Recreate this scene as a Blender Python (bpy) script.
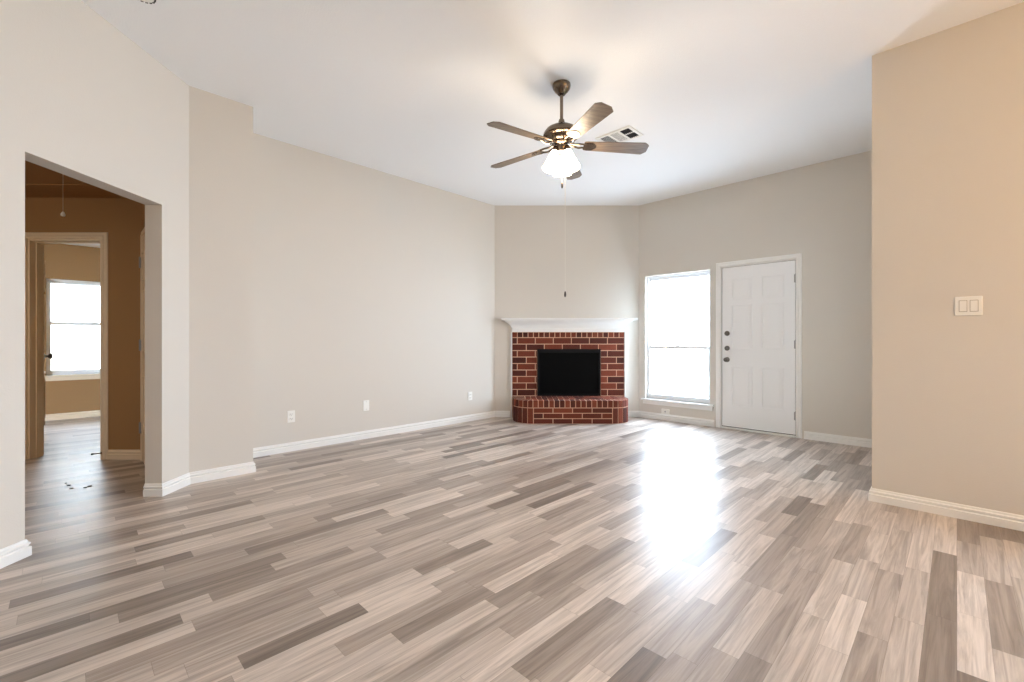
import bpy, bmesh, math, random
from mathutils import Vector, Matrix

for o in list(bpy.data.objects):
    bpy.data.objects.remove(o, do_unlink=True)
SC = bpy.context.scene
COL = SC.collection
R2 = math.sqrt(2.0)
K = 1.09                      # eye height in metres; the survey of the room is in units of it


def W(X, Z, h=0.0):
    """survey point (right, depth, height above floor; in eye heights) -> world metres"""
    return Vector(((X - Z) / R2 * K, (X + Z) / R2 * K, h * K))


def U(x, y, h=0.0):
    """room-aligned survey point -> world metres"""
    return Vector((x * K, y * K, h * K))


# ------------------------------------------------------------------ camera, sky, exposure
cd = bpy.data.cameras.new('camera')
cam = bpy.data.objects.new('camera', cd)
COL.objects.link(cam)
cam.location = (0, 0, K)
cam.rotation_euler = (math.pi / 2, 0, math.pi / 4)
cd.sensor_width = 36.0
cd.lens = 445.0 / 1024.0 * 36.0
cd.clip_start = 0.05
SC.camera = cam

SC.view_settings.view_transform = 'Standard'
SC.view_settings.look = 'None'
SC.view_settings.exposure = 0.53
SC.view_settings.gamma = 1.0
SC.view_settings.use_curve_mapping = False
SC.cycles.max_bounces = 14
SC.cycles.diffuse_bounces = 8
SC.cycles.glossy_bounces = 4
SC.cycles.transparent_max_bounces = 12
SC.cycles.sample_clamp_indirect = 6.0
SC.cycles.caustics_reflective = False
SC.cycles.caustics_refractive = False

world = bpy.data.worlds.new('overcast_sky')
SC.world = world
world.use_nodes = True
bg = world.node_tree.nodes['Background']
# bright overcast sky above, duller ground glare well below the horizon
_wt = world.node_tree
_tc = _wt.nodes.new('ShaderNodeTexCoord')
_sp = _wt.nodes.new('ShaderNodeSeparateXYZ')
_mr = _wt.nodes.new('ShaderNodeMapRange')
_mr.inputs[1].default_value = -0.65
_mr.inputs[2].default_value = -0.25
_cm = _wt.nodes.new('ShaderNodeMixRGB')
GROUND, SKY = 11.0, 17.0
_cm.inputs[2].default_value = (SKY * 0.80, SKY * 0.96, SKY * 1.16, 1)
_cm.inputs[1].default_value = (GROUND * 0.83, GROUND * 0.97, GROUND * 1.15, 1)
_wt.links.new(_tc.outputs['Generated'], _sp.inputs[0])
_wt.links.new(_sp.outputs[2], _mr.inputs[0])
_wt.links.new(_mr.outputs[0], _cm.inputs[0])
_wt.links.new(_cm.outputs[0], bg.inputs[0])
bg.inputs[1].default_value = 1.0


def portal(name, loc, rz, w, h):
    """daylight entry: guides the sky's own light through a window opening"""
    l = bpy.data.lights.new(name, 'AREA')
    l.shape = 'RECTANGLE'
    l.size, l.size_y = w, h
    l.cycles.is_portal = True
    o = bpy.data.objects.new(name, l)
    COL.objects.link(o)
    o.location = loc
    o.rotation_euler = (math.pi / 2, 0, rz)      # rz=0 shines towards +Y... (-Z axis -> +Y)
    return o


# ------------------------------------------------------------------ materials
def srgb(r, g, b):
    def f(c):
        c /= 255.0
        return c / 12.92 if c <= 0.04045 else ((c + 0.055) / 1.055) ** 2.4
    return (f(r), f(g), f(b), 1.0)


def mat(name, col, rough=0.5, metal=0.0, spec=0.5, bump=None, emis=None, coat=0.0):
    m = bpy.data.materials.new(name)
    m.use_nodes = True
    nt = m.node_tree
    b = nt.nodes['Principled BSDF']
    b.inputs['Base Color'].default_value = col
    b.inputs['Roughness'].default_value = rough
    b.inputs['Metallic'].default_value = metal
    b.inputs['Specular IOR Level'].default_value = spec
    b.inputs['Coat Weight'].default_value = coat
    if emis:
        b.inputs['Emission Color'].default_value = emis[0]
        b.inputs['Emission Strength'].default_value = emis[1]
    if bump:
        scale, strength, dist = bump
        tc = nt.nodes.new('ShaderNodeTexCoord')
        n = nt.nodes.new('ShaderNodeTexNoise')
        n.inputs['Scale'].default_value = scale
        n.inputs['Detail'].default_value = 3.0
        bp = nt.nodes.new('ShaderNodeBump')
        bp.inputs['Strength'].default_value = strength
        bp.inputs['Distance'].default_value = dist
        nt.links.new(tc.outputs['Object'], n.inputs['Vector'])
        nt.links.new(n.outputs['Fac'], bp.inputs['Height'])
        nt.links.new(bp.outputs['Normal'], b.inputs['Normal'])
    return m


M = {}
M['wall'] = mat('beige wall paint', srgb(213, 207, 198), 0.75, 0, 0.25, (140, 0.25, 0.003))
M['tan'] = mat('tan wall paint', srgb(156, 121, 82), 0.75, 0, 0.25, (140, 0.25, 0.003))  # same wall paint, with dim warm light put into its colour
M['ceil'] = mat('white ceiling paint', srgb(245, 246, 247), 0.85, 0, 0.2, (110, 0.35, 0.004))
M['trim'] = mat('white trim paint', srgb(236, 235, 232), 0.4, 0, 0.4)
M['tantrim'] = mat('cream trim paint', srgb(226, 208, 182), 0.45, 0, 0.4)
M['door'] = mat('white door paint', srgb(240, 241, 242), 0.38, 0, 0.4)
M['plate'] = mat('white plastic', srgb(240, 238, 232), 0.35, 0, 0.45)
M['inner'] = mat('almond plastic', srgb(176, 168, 156), 0.45)  # darker tone that sets off the rocker frames
M['slot'] = mat('dark slot', srgb(70, 66, 62), 0.6)
M['nickel'] = mat('brushed nickel', srgb(118, 105, 92), 0.25, 1.0)
M['darknickel'] = mat('dark nickel', srgb(112, 108, 104), 0.3, 1.0)
M['hinge'] = mat('grey hinge steel', srgb(165, 165, 165), 0.35, 0.9)
M['blackmetal'] = mat('black metal', srgb(9, 9, 9), 0.5, 0.0, 0.15)
M['blackglass'] = mat('black fire glass', srgb(4, 4, 4), 0.5, 0, 0.06)
M['vinyl'] = mat('white vinyl', srgb(238, 240, 242), 0.35, 0, 0.45)
M['shade'] = mat('glowing frosted glass', srgb(250, 244, 232), 0.3, 0, 0.4,
                 emis=((1.0, 0.80, 0.58, 1), 24.0))
M['lampglass'] = mat('warm glowing globe', srgb(250, 240, 220), 0.3, 0, 0.4,
                     emis=((1.0, 0.53, 0.12, 1), 70.0))
M['hallglass'] = mat('warm glowing dome', srgb(250, 240, 220), 0.3, 0, 0.4,
                     emis=((1.0, 0.90, 0.72, 1), 80.0))
M['chain'] = mat('pale chain', srgb(226, 222, 212), 0.4, 0.3)
M['darkwood'] = mat('dark wood fob', srgb(62, 50, 42), 0.5)
M['chip'] = mat('dark chip', srgb(14, 13, 13), 0.9, 0, 0.05)
M['mortar'] = mat('pale mortar', srgb(214, 176, 150), 0.9, 0, 0.2, (220, 0.4, 0.002))
M['rod'] = mat('brown steel', srgb(70, 60, 52), 0.4, 0.8)
M['ventdark'] = mat('dark duct', srgb(28, 27, 25), 0.8)


def blade_material():
    m = mat('greyed wood blade', srgb(126, 112, 98), 0.42, 0, 0.45)
    nt = m.node_tree
    b = nt.nodes['Principled BSDF']
    tc = nt.nodes.new('ShaderNodeTexCoord')
    mp = nt.nodes.new('ShaderNodeMapping')
    mp.inputs['Scale'].default_value = (6, 70, 20)
    n = nt.nodes.new('ShaderNodeTexNoise')
    n.inputs['Scale'].default_value = 1.0
    n.inputs['Detail'].default_value = 4
    cr = nt.nodes.new('ShaderNodeValToRGB')
    cr.color_ramp.elements[0].color = srgb(92, 78, 66)
    cr.color_ramp.elements[1].color = srgb(128, 112, 96)
    cr.color_ramp.elements[0].position = 0.3
    cr.color_ramp.elements[1].position = 0.7
    nt.links.new(tc.outputs['Object'], mp.inputs['Vector'])
    nt.links.new(mp.outputs['Vector'], n.inputs['Vector'])
    nt.links.new(n.outputs['Fac'], cr.inputs['Fac'])
    nt.links.new(cr.outputs['Color'], b.inputs['Base Color'])
    return m


M['blade'] = blade_material()


def brick_material():
    m = mat('red brick', srgb(120, 56, 36), 0.85, 0, 0.3)
    nt = m.node_tree
    b = nt.nodes['Principled BSDF']
    g = nt.nodes.new('ShaderNodeNewGeometry')
    cr = nt.nodes.new('ShaderNodeValToRGB')
    e = cr.color_ramp.elements
    e[0].position, e[0].color = 0.0, srgb(66, 28, 20)
    e[1].position, e[1].color = 1.0, srgb(126, 62, 42)
    k = e.new(0.35); k.color = srgb(88, 39, 26)
    k = e.new(0.7); k.color = srgb(106, 48, 31)
    tc = nt.nodes.new('ShaderNodeTexCoord')
    n = nt.nodes.new('ShaderNodeTexNoise')
    n.inputs['Scale'].default_value = 90
    n.inputs['Detail'].default_value = 5
    mx = nt.nodes.new('ShaderNodeMixRGB')
    mx.blend_type = 'OVERLAY'
    mx.inputs[0].default_value = 0.45
    bp = nt.nodes.new('ShaderNodeBump')
    bp.inputs['Strength'].default_value = 0.5
    bp.inputs['Distance'].default_value = 0.003
    nt.links.new(g.outputs['Random Per Island'], cr.inputs['Fac'])
    nt.links.new(tc.outputs['Object'], n.inputs['Vector'])
    nt.links.new(cr.outputs['Color'], mx.inputs[1])
    nt.links.new(n.outputs['Fac'], mx.inputs[2])
    nt.links.new(mx.outputs['Color'], b.inputs['Base Color'])
    nt.links.new(n.outputs['Fac'], bp.inputs['Height'])
    nt.links.new(bp.outputs['Normal'], b.inputs['Normal'])
    return m


M['brick'] = brick_material()


def glass_material():
    m = bpy.data.materials.new('window glass')
    m.use_nodes = True
    nt = m.node_tree
    nt.nodes.remove(nt.nodes['Principled BSDF'])
    out = nt.nodes['Material Output']
    t = nt.nodes.new('ShaderNodeBsdfTransparent')
    t.inputs[0].default_value = (0.97, 0.98, 0.98, 1)
    g = nt.nodes.new('ShaderNodeBsdfGlossy')
    g.inputs['Roughness'].default_value = 0.02
    # Schlick reflectance from the facing angle (same on both sides of the pane)
    lw = nt.nodes.new('ShaderNodeLayerWeight')
    lw.inputs['Blend'].default_value = 0.5
    p5 = nt.nodes.new('ShaderNodeMath'); p5.operation = 'POWER'; p5.inputs[1].default_value = 5.0
    f = nt.nodes.new('ShaderNodeMath'); f.operation = 'MULTIPLY_ADD'
    f.inputs[1].default_value = 0.9; f.inputs[2].default_value = 0.03
    nt.links.new(lw.outputs['Facing'], p5.inputs[0]); nt.links.new(p5.outputs[0], f.inputs[0])
    x = nt.nodes.new('ShaderNodeMixShader')
    nt.links.new(f.outputs[0], x.inputs[0])
    nt.links.new(t.outputs[0], x.inputs[1])
    nt.links.new(g.outputs[0], x.inputs[2])
    nt.links.new(x.outputs[0], out.inputs['Surface'])
    return m


M['glass'] = glass_material()


def floor_material():
    """multi-strip grey-beige laminate; strips run along Y"""
    m = bpy.data.materials.new('strip laminate')
    m.use_nodes = True
    nt = m.node_tree
    b = nt.nodes['Principled BSDF']
    L = nt.links.new

    def math_(op, a, c=None):
        n = nt.nodes.new('ShaderNodeMath')
        n.operation = op
        for i, v in enumerate((a, c)):
            if v is None:
                continue
            if isinstance(v, (int, float)):
                n.inputs[i].default_value = v
            else:
                L(v, n.inputs[i])
        return n.outputs[0]

    w = 0.088
    tc = nt.nodes.new('ShaderNodeTexCoord')
    sp = nt.nodes.new('ShaderNodeSeparateXYZ')
    L(tc.outputs['Object'], sp.inputs[0])
    x, y = sp.outputs[0], sp.outputs[1]
    xs = math_('DIVIDE', x, w)
    row = math_('FLOOR', xs)
    fx = math_('FRACT', xs)
    wn = nt.nodes.new('ShaderNodeTexWhiteNoise')
    wn.noise_dimensions = '1D'
    L(row, wn.inputs['W'])
    a = wn.outputs['Value']
    a2 = math_('FRACT', math_('MULTIPLY', a, 17.31))
    Lr = math_('ADD', math_('MULTIPLY', a2, 0.40), 0.42)
    u = math_('ADD', math_('DIVIDE', y, Lr), math_('MULTIPLY', a, 23.0))
    cell = math_('FLOOR', u)
    fu = math_('FRACT', u)
    cx = nt.nodes.new('ShaderNodeCombineXYZ')
    L(row, cx.inputs[0]); L(cell, cx.inputs[1])
    wn2 = nt.nodes.new('ShaderNodeTexWhiteNoise')
    wn2.noise_dimensions = '2D'
    L(cx.outputs[0], wn2.inputs['Vector'])
    t = wn2.outputs['Value']
    cr = nt.nodes.new('ShaderNodeValToRGB')
    e = cr.color_ramp.elements
    e[0].position, e[0].color = 0.0, srgb(124, 111, 102)
    e[1].position, e[1].color = 1.0, srgb(208, 196, 186)
    for p, c in ((0.07, (140, 127, 117)), (0.2, (164, 151, 141)), (0.5, (180, 168, 158)), (0.78, (195, 183, 173))):
        k = e.new(p); k.color = srgb(*c)
    L(t, cr.inputs['Fac'])
    # grain
    gv = nt.nodes.new('ShaderNodeCombineXYZ')
    L(math_('ADD', math_('MULTIPLY', x, 34.0), math_('MULTIPLY', t, 91.0)), gv.inputs[0])
    L(math_('MULTIPLY', y, 1.5), gv.inputs[1])
    L(math_('MULTIPLY', t, 57.0), gv.inputs[2])
    g1 = nt.nodes.new('ShaderNodeTexNoise')
    g1.inputs['Scale'].default_value = 1.0
    g1.inputs['Detail'].default_value = 5
    g1.inputs['Roughness'].default_value = 0.62
    g1.inputs['Distortion'].default_value = 1.1
    L(gv.outputs[0], g1.inputs['Vector'])
    gv2 = nt.nodes.new('ShaderNodeCombineXYZ')
    L(math_('ADD', math_('MULTIPLY', x, 210.0), math_('MULTIPLY', t, 31.0)), gv2.inputs[0])
    L(math_('MULTIPLY', y, 7.0), gv2.inputs[1])
    g2 = nt.nodes.new('ShaderNodeTexNoise')
    g2.inputs['Scale'].default_value = 1.0
    g2.inputs['Detail'].default_value = 3
    L(gv2.outputs[0], g2.inputs['Vector'])
    gr = nt.nodes.new('ShaderNodeValToRGB')
    gr.color_ramp.elements[0].position = 0.30
    gr.color_ramp.elements[0].color = (0.60, 0.58, 0.57, 1)
    gr.color_ramp.elements[1].position = 0.60
    gr.color_ramp.elements[1].color = (1.08, 1.08, 1.08, 1)
    L(g1.outputs['Fac'], gr.inputs['Fac'])
    fine = math_('ADD', math_('MULTIPLY', g2.outputs['Fac'], 0.30), 0.86)
    m1 = nt.nodes.new('ShaderNodeMixRGB'); m1.blend_type = 'MULTIPLY'; m1.inputs[0].default_value = 1.0
    L(cr.outputs['Color'], m1.inputs[1]); L(gr.outputs['Color'], m1.inputs[2])
    m2 = nt.nodes.new('ShaderNodeMixRGB'); m2.blend_type = 'MULTIPLY'; m2.inputs[0].default_value = 1.0
    L(m1.outputs['Color'], m2.inputs[1]); L(fine, m2.inputs[2])
    # joints
    jx = math_('MULTIPLY', math_('MINIMUM', fx, math_('SUBTRACT', 1.0, fx)), w)
    ju = math_('MULTIPLY', math_('MINIMUM', fu, math_('SUBTRACT', 1.0, fu)), Lr)
    jm = math_('MINIMUM', jx, ju)
    jf = math_('LESS_THAN', jm, 0.0007)
    m3 = nt.nodes.new('ShaderNodeMixRGB'); m3.blend_type = 'MULTIPLY'
    m3.inputs[2].default_value = (0.62, 0.60, 0.58, 1)
    L(jf, m3.inputs[0]); L(m2.outputs['Color'], m3.inputs[1])
    L(m3.outputs['Color'], b.inputs['Base Color'])
    b.inputs['Roughness'].default_value = 0.35
    b.inputs['Specular IOR Level'].default_value = 0.52
    return m


M['floor'] = floor_material()


def siding_material():
    m = mat('pale lap siding', srgb(240, 234, 224), 0.7)
    nt = m.node_tree
    b = nt.nodes['Principled BSDF']
    tc = nt.nodes.new('ShaderNodeTexCoord')
    sp = nt.nodes.new('ShaderNodeSeparateXYZ')
    nt.links.new(tc.outputs['Object'], sp.inputs[0])
    d = nt.nodes.new('ShaderNodeMath'); d.operation = 'DIVIDE'; d.inputs[1].default_value = 0.2
    f = nt.nodes.new('ShaderNodeMath'); f.operation = 'FRACT'
    lt = nt.nodes.new('ShaderNodeMath'); lt.operation = 'LESS_THAN'; lt.inputs[1].default_value = 0.07
    mx = nt.nodes.new('ShaderNodeMixRGB')
    mx.inputs[1].default_value = srgb(240, 234, 224)
    mx.inputs[2].default_value = srgb(96, 100, 104)
    nt.links.new(sp.outputs[2], d.inputs[0]); nt.links.new(d.outputs[0], f.inputs[0])
    nt.links.new(f.outputs[0], lt.inputs[0]); nt.links.new(lt.outputs[0], mx.inputs[0])
    nt.links.new(mx.outputs[0], b.inputs['Base Color'])
    return m


M['siding'] = siding_material()
M['bluepane'] = mat('dull window glass', srgb(170, 182, 190), 0.25)

# ------------------------------------------------------------------ mesh helpers
def box(bm, a, b, T=None, bev=0.0):
    x0, x1 = sorted((a[0], b[0])); y0, y1 = sorted((a[1], b[1])); z0, z1 = sorted((a[2], b[2]))
    co = [(x0, y0, z0), (x1, y0, z0), (x1, y1, z0), (x0, y1, z0), (x0, y0, z1), (x1, y0, z1), (x1, y1, z1), (x0, y1, z1)]
    vs = [bm.verts.new(T @ Vector(c) if T else c) for c in co]
    fs = [bm.faces.new([vs[i] for i in q]) for q in
          ((0, 3, 2, 1), (4, 5, 6, 7), (0, 1, 5, 4), (1, 2, 6, 5), (2, 3, 7, 6), (3, 0, 4, 7))]
    if bev > 0:
        es = list({e for f in fs for e in f.edges})
        bmesh.ops.bevel(bm, geom=es, offset=bev, segments=2, affect='EDGES', profile=0.5)
    return vs


def prism(bm, pts, z0, z1, T=None):
    """polygon in XY extruded over z"""
    lo = [bm.verts.new(T @ Vector((p[0], p[1], z0)) if T else (p[0], p[1], z0)) for p in pts]
    hi = [bm.verts.new(T @ Vector((p[0], p[1], z1)) if T else (p[0], p[1], z1)) for p in pts]
    n = len(pts)
    bm.faces.new(lo[::-1]); bm.faces.new(hi)
    for i in range(n):
        j = (i + 1) % n
        bm.faces.new((lo[i], lo[j], hi[j], hi[i]))


def lathe(bm, prof, n=32, T=None, cap=True):
    """profile [(r, z)...] turned about Z"""
    rings = []
    for r, z in prof:
        ring = []
        if r < 1e-6:
            v = bm.verts.new(T @ Vector((0, 0, z)) if T else (0, 0, z))
            rings.append([v])
            continue
        for k in range(n):
            a = 2 * math.pi * k / n
            p = Vector((r * math.cos(a), r * math.sin(a), z))
            ring.append(bm.verts.new(T @ p if T else p))
        rings.append(ring)
    for i in range(len(rings) - 1):
        A, B = rings[i], rings[i + 1]
        for k in range(n):
            j = (k + 1) % n
            if len(A) == 1 and len(B) == 1:
                continue
            if len(A) == 1:
                bm.faces.new((A[0], B[k], B[j]))
            elif len(B) == 1:
                bm.faces.new((A[k], A[j], B[0]))
            else:
                bm.faces.new((A[k], A[j], B[j], B[k]))
    if cap:
        for ring in (rings[0], rings[-1]):
            if len(ring) > 1:
                bm.faces.new(ring)


def tube(bm, pts, r, n=10):
    pts = [Vector(p) for p in pts]
    rings = []
    for i, p in enumerate(pts):
        d = (pts[min(i + 1, len(pts) - 1)] - pts[max(i - 1, 0)]).normalized()
        up = Vector((0, 0, 1)) if abs(d.z) < 0.95 else Vector((1, 0, 0))
        s = d.cross(up).normalized(); t = d.cross(s)
        rr = r[i] if isinstance(r, (list, tuple)) else r
        rings.append([bm.verts.new(p + rr * (s * math.cos(2 * math.pi * k / n) + t * math.sin(2 * math.pi * k / n))) for k in range(n)])
    for A, B in zip(rings, rings[1:]):
        for k in range(n):
            bm.faces.new((A[k], A[(k + 1) % n], B[(k + 1) % n], B[k]))
    bm.faces.new(rings[0]); bm.faces.new(rings[-1])


def obj(name, bm, m, parent=None, smooth=False, loc=None, rz=0.0):
    bmesh.ops.recalc_face_normals(bm, faces=bm.faces[:])
    me = bpy.data.meshes.new(name)
    bm.to_mesh(me); bm.free()
    if smooth:
        for p in me.polygons:
            p.use_smooth = True
        try:
            me.set_sharp_from_angle(angle=math.radians(38))
        except Exception:
            pass
    for mm in (m if isinstance(m, (list, tuple)) else [m]):
        me.materials.append(mm)
    o = bpy.data.objects.new(name, me)
    COL.objects.link(o)
    if parent:
        o.parent = parent
    if loc is not None:
        o.location = loc
    o.rotation_euler[2] = rz
    return o


def thing(name, label, cat, loc, rz=0.0, group=None):
    o = bpy.data.objects.new(name, None)
    COL.objects.link(o)
    o.location = loc
    o.rotation_euler = (0, 0, rz)
    o.empty_display_size = 0.1
    tag(o, label, cat, group)
    return o


def tag(o, label, cat, group=None, kind=None):
    o['label'] = label
    o['category'] = cat
    if group:
        o['group'] = group
    if kind:
        o['kind'] = kind
    return o


def struct(o, label, cat):
    return tag(o, label, cat, kind='structure')


def new():
    return bmesh.new()


def wall(name, p0, p1, z1, th, m, label, holes=(), e0=0.0, e1=0.0, z0=0.0):
    """straight wall; the room lies on the right of p0->p1, the thickness on the left.
    holes: (s0, s1, z0, z1) in metres along the wall"""
    p0, p1 = Vector(p0[:2]), Vector(p1[:2])
    d = (p1 - p0); Ln = d.length; d.normalize()
    n = Vector((-d.y, d.x))
    ss = sorted({-e0, Ln + e1, *[h[0] for h in holes], *[h[1] for h in holes]})
    zs = sorted({z0, z1, *[h[2] for h in holes], *[h[3] for h in holes]})
    bm = new()
    cache = {}

    def V(i, j, k):
        key = (i, j, k)
        if key not in cache:
            p = p0 + d * ss[i] + n * (th * k)
            cache[key] = bm.verts.new((p.x, p.y, zs[j]))
        return cache[key]

    def solid(i, j):
        if i < 0 or j < 0 or i >= len(ss) - 1 or j >= len(zs) - 1:
            return False
        cs, cz = (ss[i] + ss[i + 1]) / 2, (zs[j] + zs[j + 1]) / 2
        return not any(h[0] < cs < h[1] and h[2] < cz < h[3] for h in holes)

    for i in range(len(ss) - 1):
        for j in range(len(zs) - 1):
            if not solid(i, j):
                continue
            for k in (0, 1):
                bm.faces.new((V(i, j, k), V(i + 1, j, k), V(i + 1, j + 1, k), V(i, j + 1, k)))
            if not solid(i - 1, j):
                bm.faces.new((V(i, j, 0), V(i, j + 1, 0), V(i, j + 1, 1), V(i, j, 1)))
            if not solid(i + 1, j):
                bm.faces.new((V(i + 1, j, 0), V(i + 1, j + 1, 0), V(i + 1, j + 1, 1), V(i + 1, j, 1)))
            if not solid(i, j - 1):
                bm.faces.new((V(i, j, 0), V(i + 1, j, 0), V(i + 1, j, 1), V(i, j, 1)))
            if not solid(i, j + 1):
                bm.faces.new((V(i, j + 1, 0), V(i + 1, j + 1, 0), V(i + 1, j + 1, 1), V(i, j + 1, 1)))
    return struct(obj(name, bm, m), label, 'wall')


BASE_PROF = [(0.0, 0.0), (0.017, 0.0), (0.017, 0.046), (0.009, 0.051), (0.009, 0.055), (0.014, 0.060),
             (0.014, 0.068), (0.007, 0.074), (0.007, 0.078), (0.004, 0.086), (0.0, 0.087)]


def sweep(bm, pts, prof, side=-1.0):
    """profile (out, up) swept along a floor polyline with mitred corners; side -1: out = right of the path"""
    P = [Vector(p[:2]) for p in pts]
    rings = []
    for i, p in enumerate(P):
        d0 = (P[i] - P[i - 1]).normalized() if i > 0 else (P[1] - P[0]).normalized()
        d1 = (P[i + 1] - P[i]).normalized() if i < len(P) - 1 else d0
        n0, n1 = Vector((-d0.y, d0.x)), Vector((-d1.y, d1.x))
        nn = (n0 + n1)
        nn = nn / (1.0 + n0.dot(n1)) if (1.0 + n0.dot(n1)) > 0.1 else n0
        nn *= side
        rings.append([bm.verts.new((p.x + nn.x * o, p.y + nn.y * o, z)) for o, z in prof])
    k = len(prof)
    for A, B in zip(rings, rings[1:]):
        for i in range(k):
            j = (i + 1) % k
            bm.faces.new((A[i], A[j], B[j], B[i]))
    bm.faces.new(rings[0]); bm.faces.new(rings[-1])


def baseboard(name, pts, label, m=None):
    bm = new()
    sweep(bm, pts, BASE_PROF)
    return struct(obj(name, bm, m or M['trim']), label, 'baseboard')


def frame_T(p, d):
    """local x along d (unit, horizontal), y = left of d, z up, origin p"""
    d = Vector((d[0], d[1], 0)).normalized()
    n = Vector((-d.y, d.x, 0))
    return Matrix(((d.x, n.x, 0, p[0]), (d.y, n.y, 0, p[1]), (0, 0, 1, p[2] if len(p) > 2 else 0), (0, 0, 0, 1)))


# ------------------------------------------------------------------ plan of the place
H = 2.787 * K                 # living-room ceiling
HT = H + 0.12
TH = 0.12
hallH = 2.215 * K
bedH = 2.24 * K
XL = -2.26                    # wall with the hall opening (parallel to the view)
ZO0, ZO1 = 2.065, 2.873       # that opening
ZF = 3.114
F = W(XL, ZF)                 # corner to the jog
xj = F.x / K                  # jog face
yE = 1.005
LA, LB = (-2.228, 3.813), (-0.229, 5.87)   # two survey points of the long left wall
ZC = 5.87                     # chimney wall
yB = 5.335                    # window / front door wall
xR = -0.377                   # end of the near right wall
yR = 3.565
xFar, yBack = 3.2, -3.37
Bc = W(*LB)      # left end of the chimney wall
Cc = W(yB * R2 - ZC, ZC)      # right end

P_back = W(XL, yBack * R2 - XL)   # where the opening wall meets the back wall
E = U(xj, yE)
_a, _b = W(*LA), W(*LB)
_t = (yE * K - _a.y) / (_b.y - _a.y)
E2 = Vector((_a.x + (_b.x - _a.x) * _t, yE * K, 0))

# floor and ceilings
bm = new(); box(bm, (-10.6, -5.2, -0.12), (4.6, yB * K + TH, 0.0))
struct(obj('floor', bm, M['floor']), 'grey-beige strip laminate floor running through all the rooms', 'floor')
bm = new(); box(bm, (-10.6, -5.2, H), (4.6, yB * K + TH, HT))
struct(obj('ceiling', bm, M['ceil']), 'white textured living room ceiling', 'ceiling')

# living-room walls, clockwise with the room on the right
s = (W(XL, ZO0) - P_back).length
s2 = (W(XL, ZO1) - P_back).length
wall('wall_near_left', P_back, F, H, TH, M['wall'], 'near left wall pierced by the wide opening to the hall',
     [(s, s2, -0.001, 1.88 * K)], 0.12, 0.02)
wall('wall_jog', F, E, H, TH, M['wall'], 'short wall jutting out before the long left wall', (), 0.0, 0.0)
wall('wall_jog_return', E + Vector((-TH, 0, 0)), E2, H, TH, M['wall'], 'narrow return face between the jutting wall and the long left wall', (), 0, 0.12)
wall('wall_left', E2, Bc, H, TH, M['wall'], 'long left wall with three outlet plates', (), 0.0, 0.05)
wall('wall_fireplace', Bc, Cc, H, TH, M['wall'], 'angled corner wall behind the fireplace', (), 0.05, 0.05)

WX0, WX1, WZ0, WZ1 = -2.877 * K, -2.047 * K, 0.253 * K, 1.839 * K       # living-room window opening
DX0, DX1, DZ1 = -1.938 * K, -1.166 * K, 1.858 * K                       # front-door opening
c0 = Cc.x
wall('wall_window_side', Cc, U(xR, yB), H, TH, M['wall'], 'far right wall with the bright window and white front door',
     [(WX0 - c0, WX1 - c0, WZ0, WZ1), (DX0 - c0, DX1 - c0, -0.001, DZ1)], 0.05, 0.12)
NY0, NY1, NZ0, NZ1 = 3.85 * K, 4.35 * K, 0.55, 2.0                     # made-up window added for light, turned away from the view
wall('wall_right_return', U(xR, yB), U(xR, yR) + Vector((0, TH, 0)), H, TH, M['wall'], 'return wall hidden behind the near right wall end',
     [((yB * K - NY1), (yB * K - NY0), NZ0, NZ1)])
GX0, GX1 = 0.9 * K, 2.4 * K                                            # made-up glazed opening added for light, right of the frame
wall('wall_right', U(xR, yR), U(xFar, yR), H, TH, M['wall'], 'near right wall carrying the double light switch',
     [(GX0 - xR * K, GX1 - xR * K, 0.05, 1.9 * K)], 0.0, 0.12)
GY0, GY1 = -0.9 * K, -0.3 * K                                            # made-up window added for light, right of the camera
wall('wall_far_right', U(xFar, yR), U(xFar, yBack), H, TH, M['wall'], 'side wall beyond the right edge of the view',
     [(yR * K - GY1, yR * K - GY0, 0.5 * K, 1.9 * K)], 0, 0.12)
wall('wall_behind', U(xFar, yBack), P_back, H, TH, M['wall'], 'wall behind the camera', (), 0, 0.12)

# hall
XI = XL - TH / K              # back face of the opening wall
yH = 0.45
ZH = 3.77
HC = W(yH * R2 - ZH, ZH)      # hall corner by the closet door
hx0 = XI
DLX, DRX = -4.10, -3.473      # bedroom door opening
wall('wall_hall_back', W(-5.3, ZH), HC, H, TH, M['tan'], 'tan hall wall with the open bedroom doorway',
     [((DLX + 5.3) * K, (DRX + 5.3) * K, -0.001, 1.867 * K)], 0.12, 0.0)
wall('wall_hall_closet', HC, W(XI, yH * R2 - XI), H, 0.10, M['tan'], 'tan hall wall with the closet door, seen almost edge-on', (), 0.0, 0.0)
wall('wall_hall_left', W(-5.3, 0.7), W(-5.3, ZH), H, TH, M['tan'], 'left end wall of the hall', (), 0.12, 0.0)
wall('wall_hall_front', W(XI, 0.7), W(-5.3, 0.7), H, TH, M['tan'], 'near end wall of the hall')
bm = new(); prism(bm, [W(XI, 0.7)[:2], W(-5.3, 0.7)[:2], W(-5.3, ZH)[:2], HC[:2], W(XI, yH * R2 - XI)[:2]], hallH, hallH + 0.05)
struct(obj('ceiling_hall', bm, M['tan']), 'low tan hall ceiling', 'ceiling')

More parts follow.
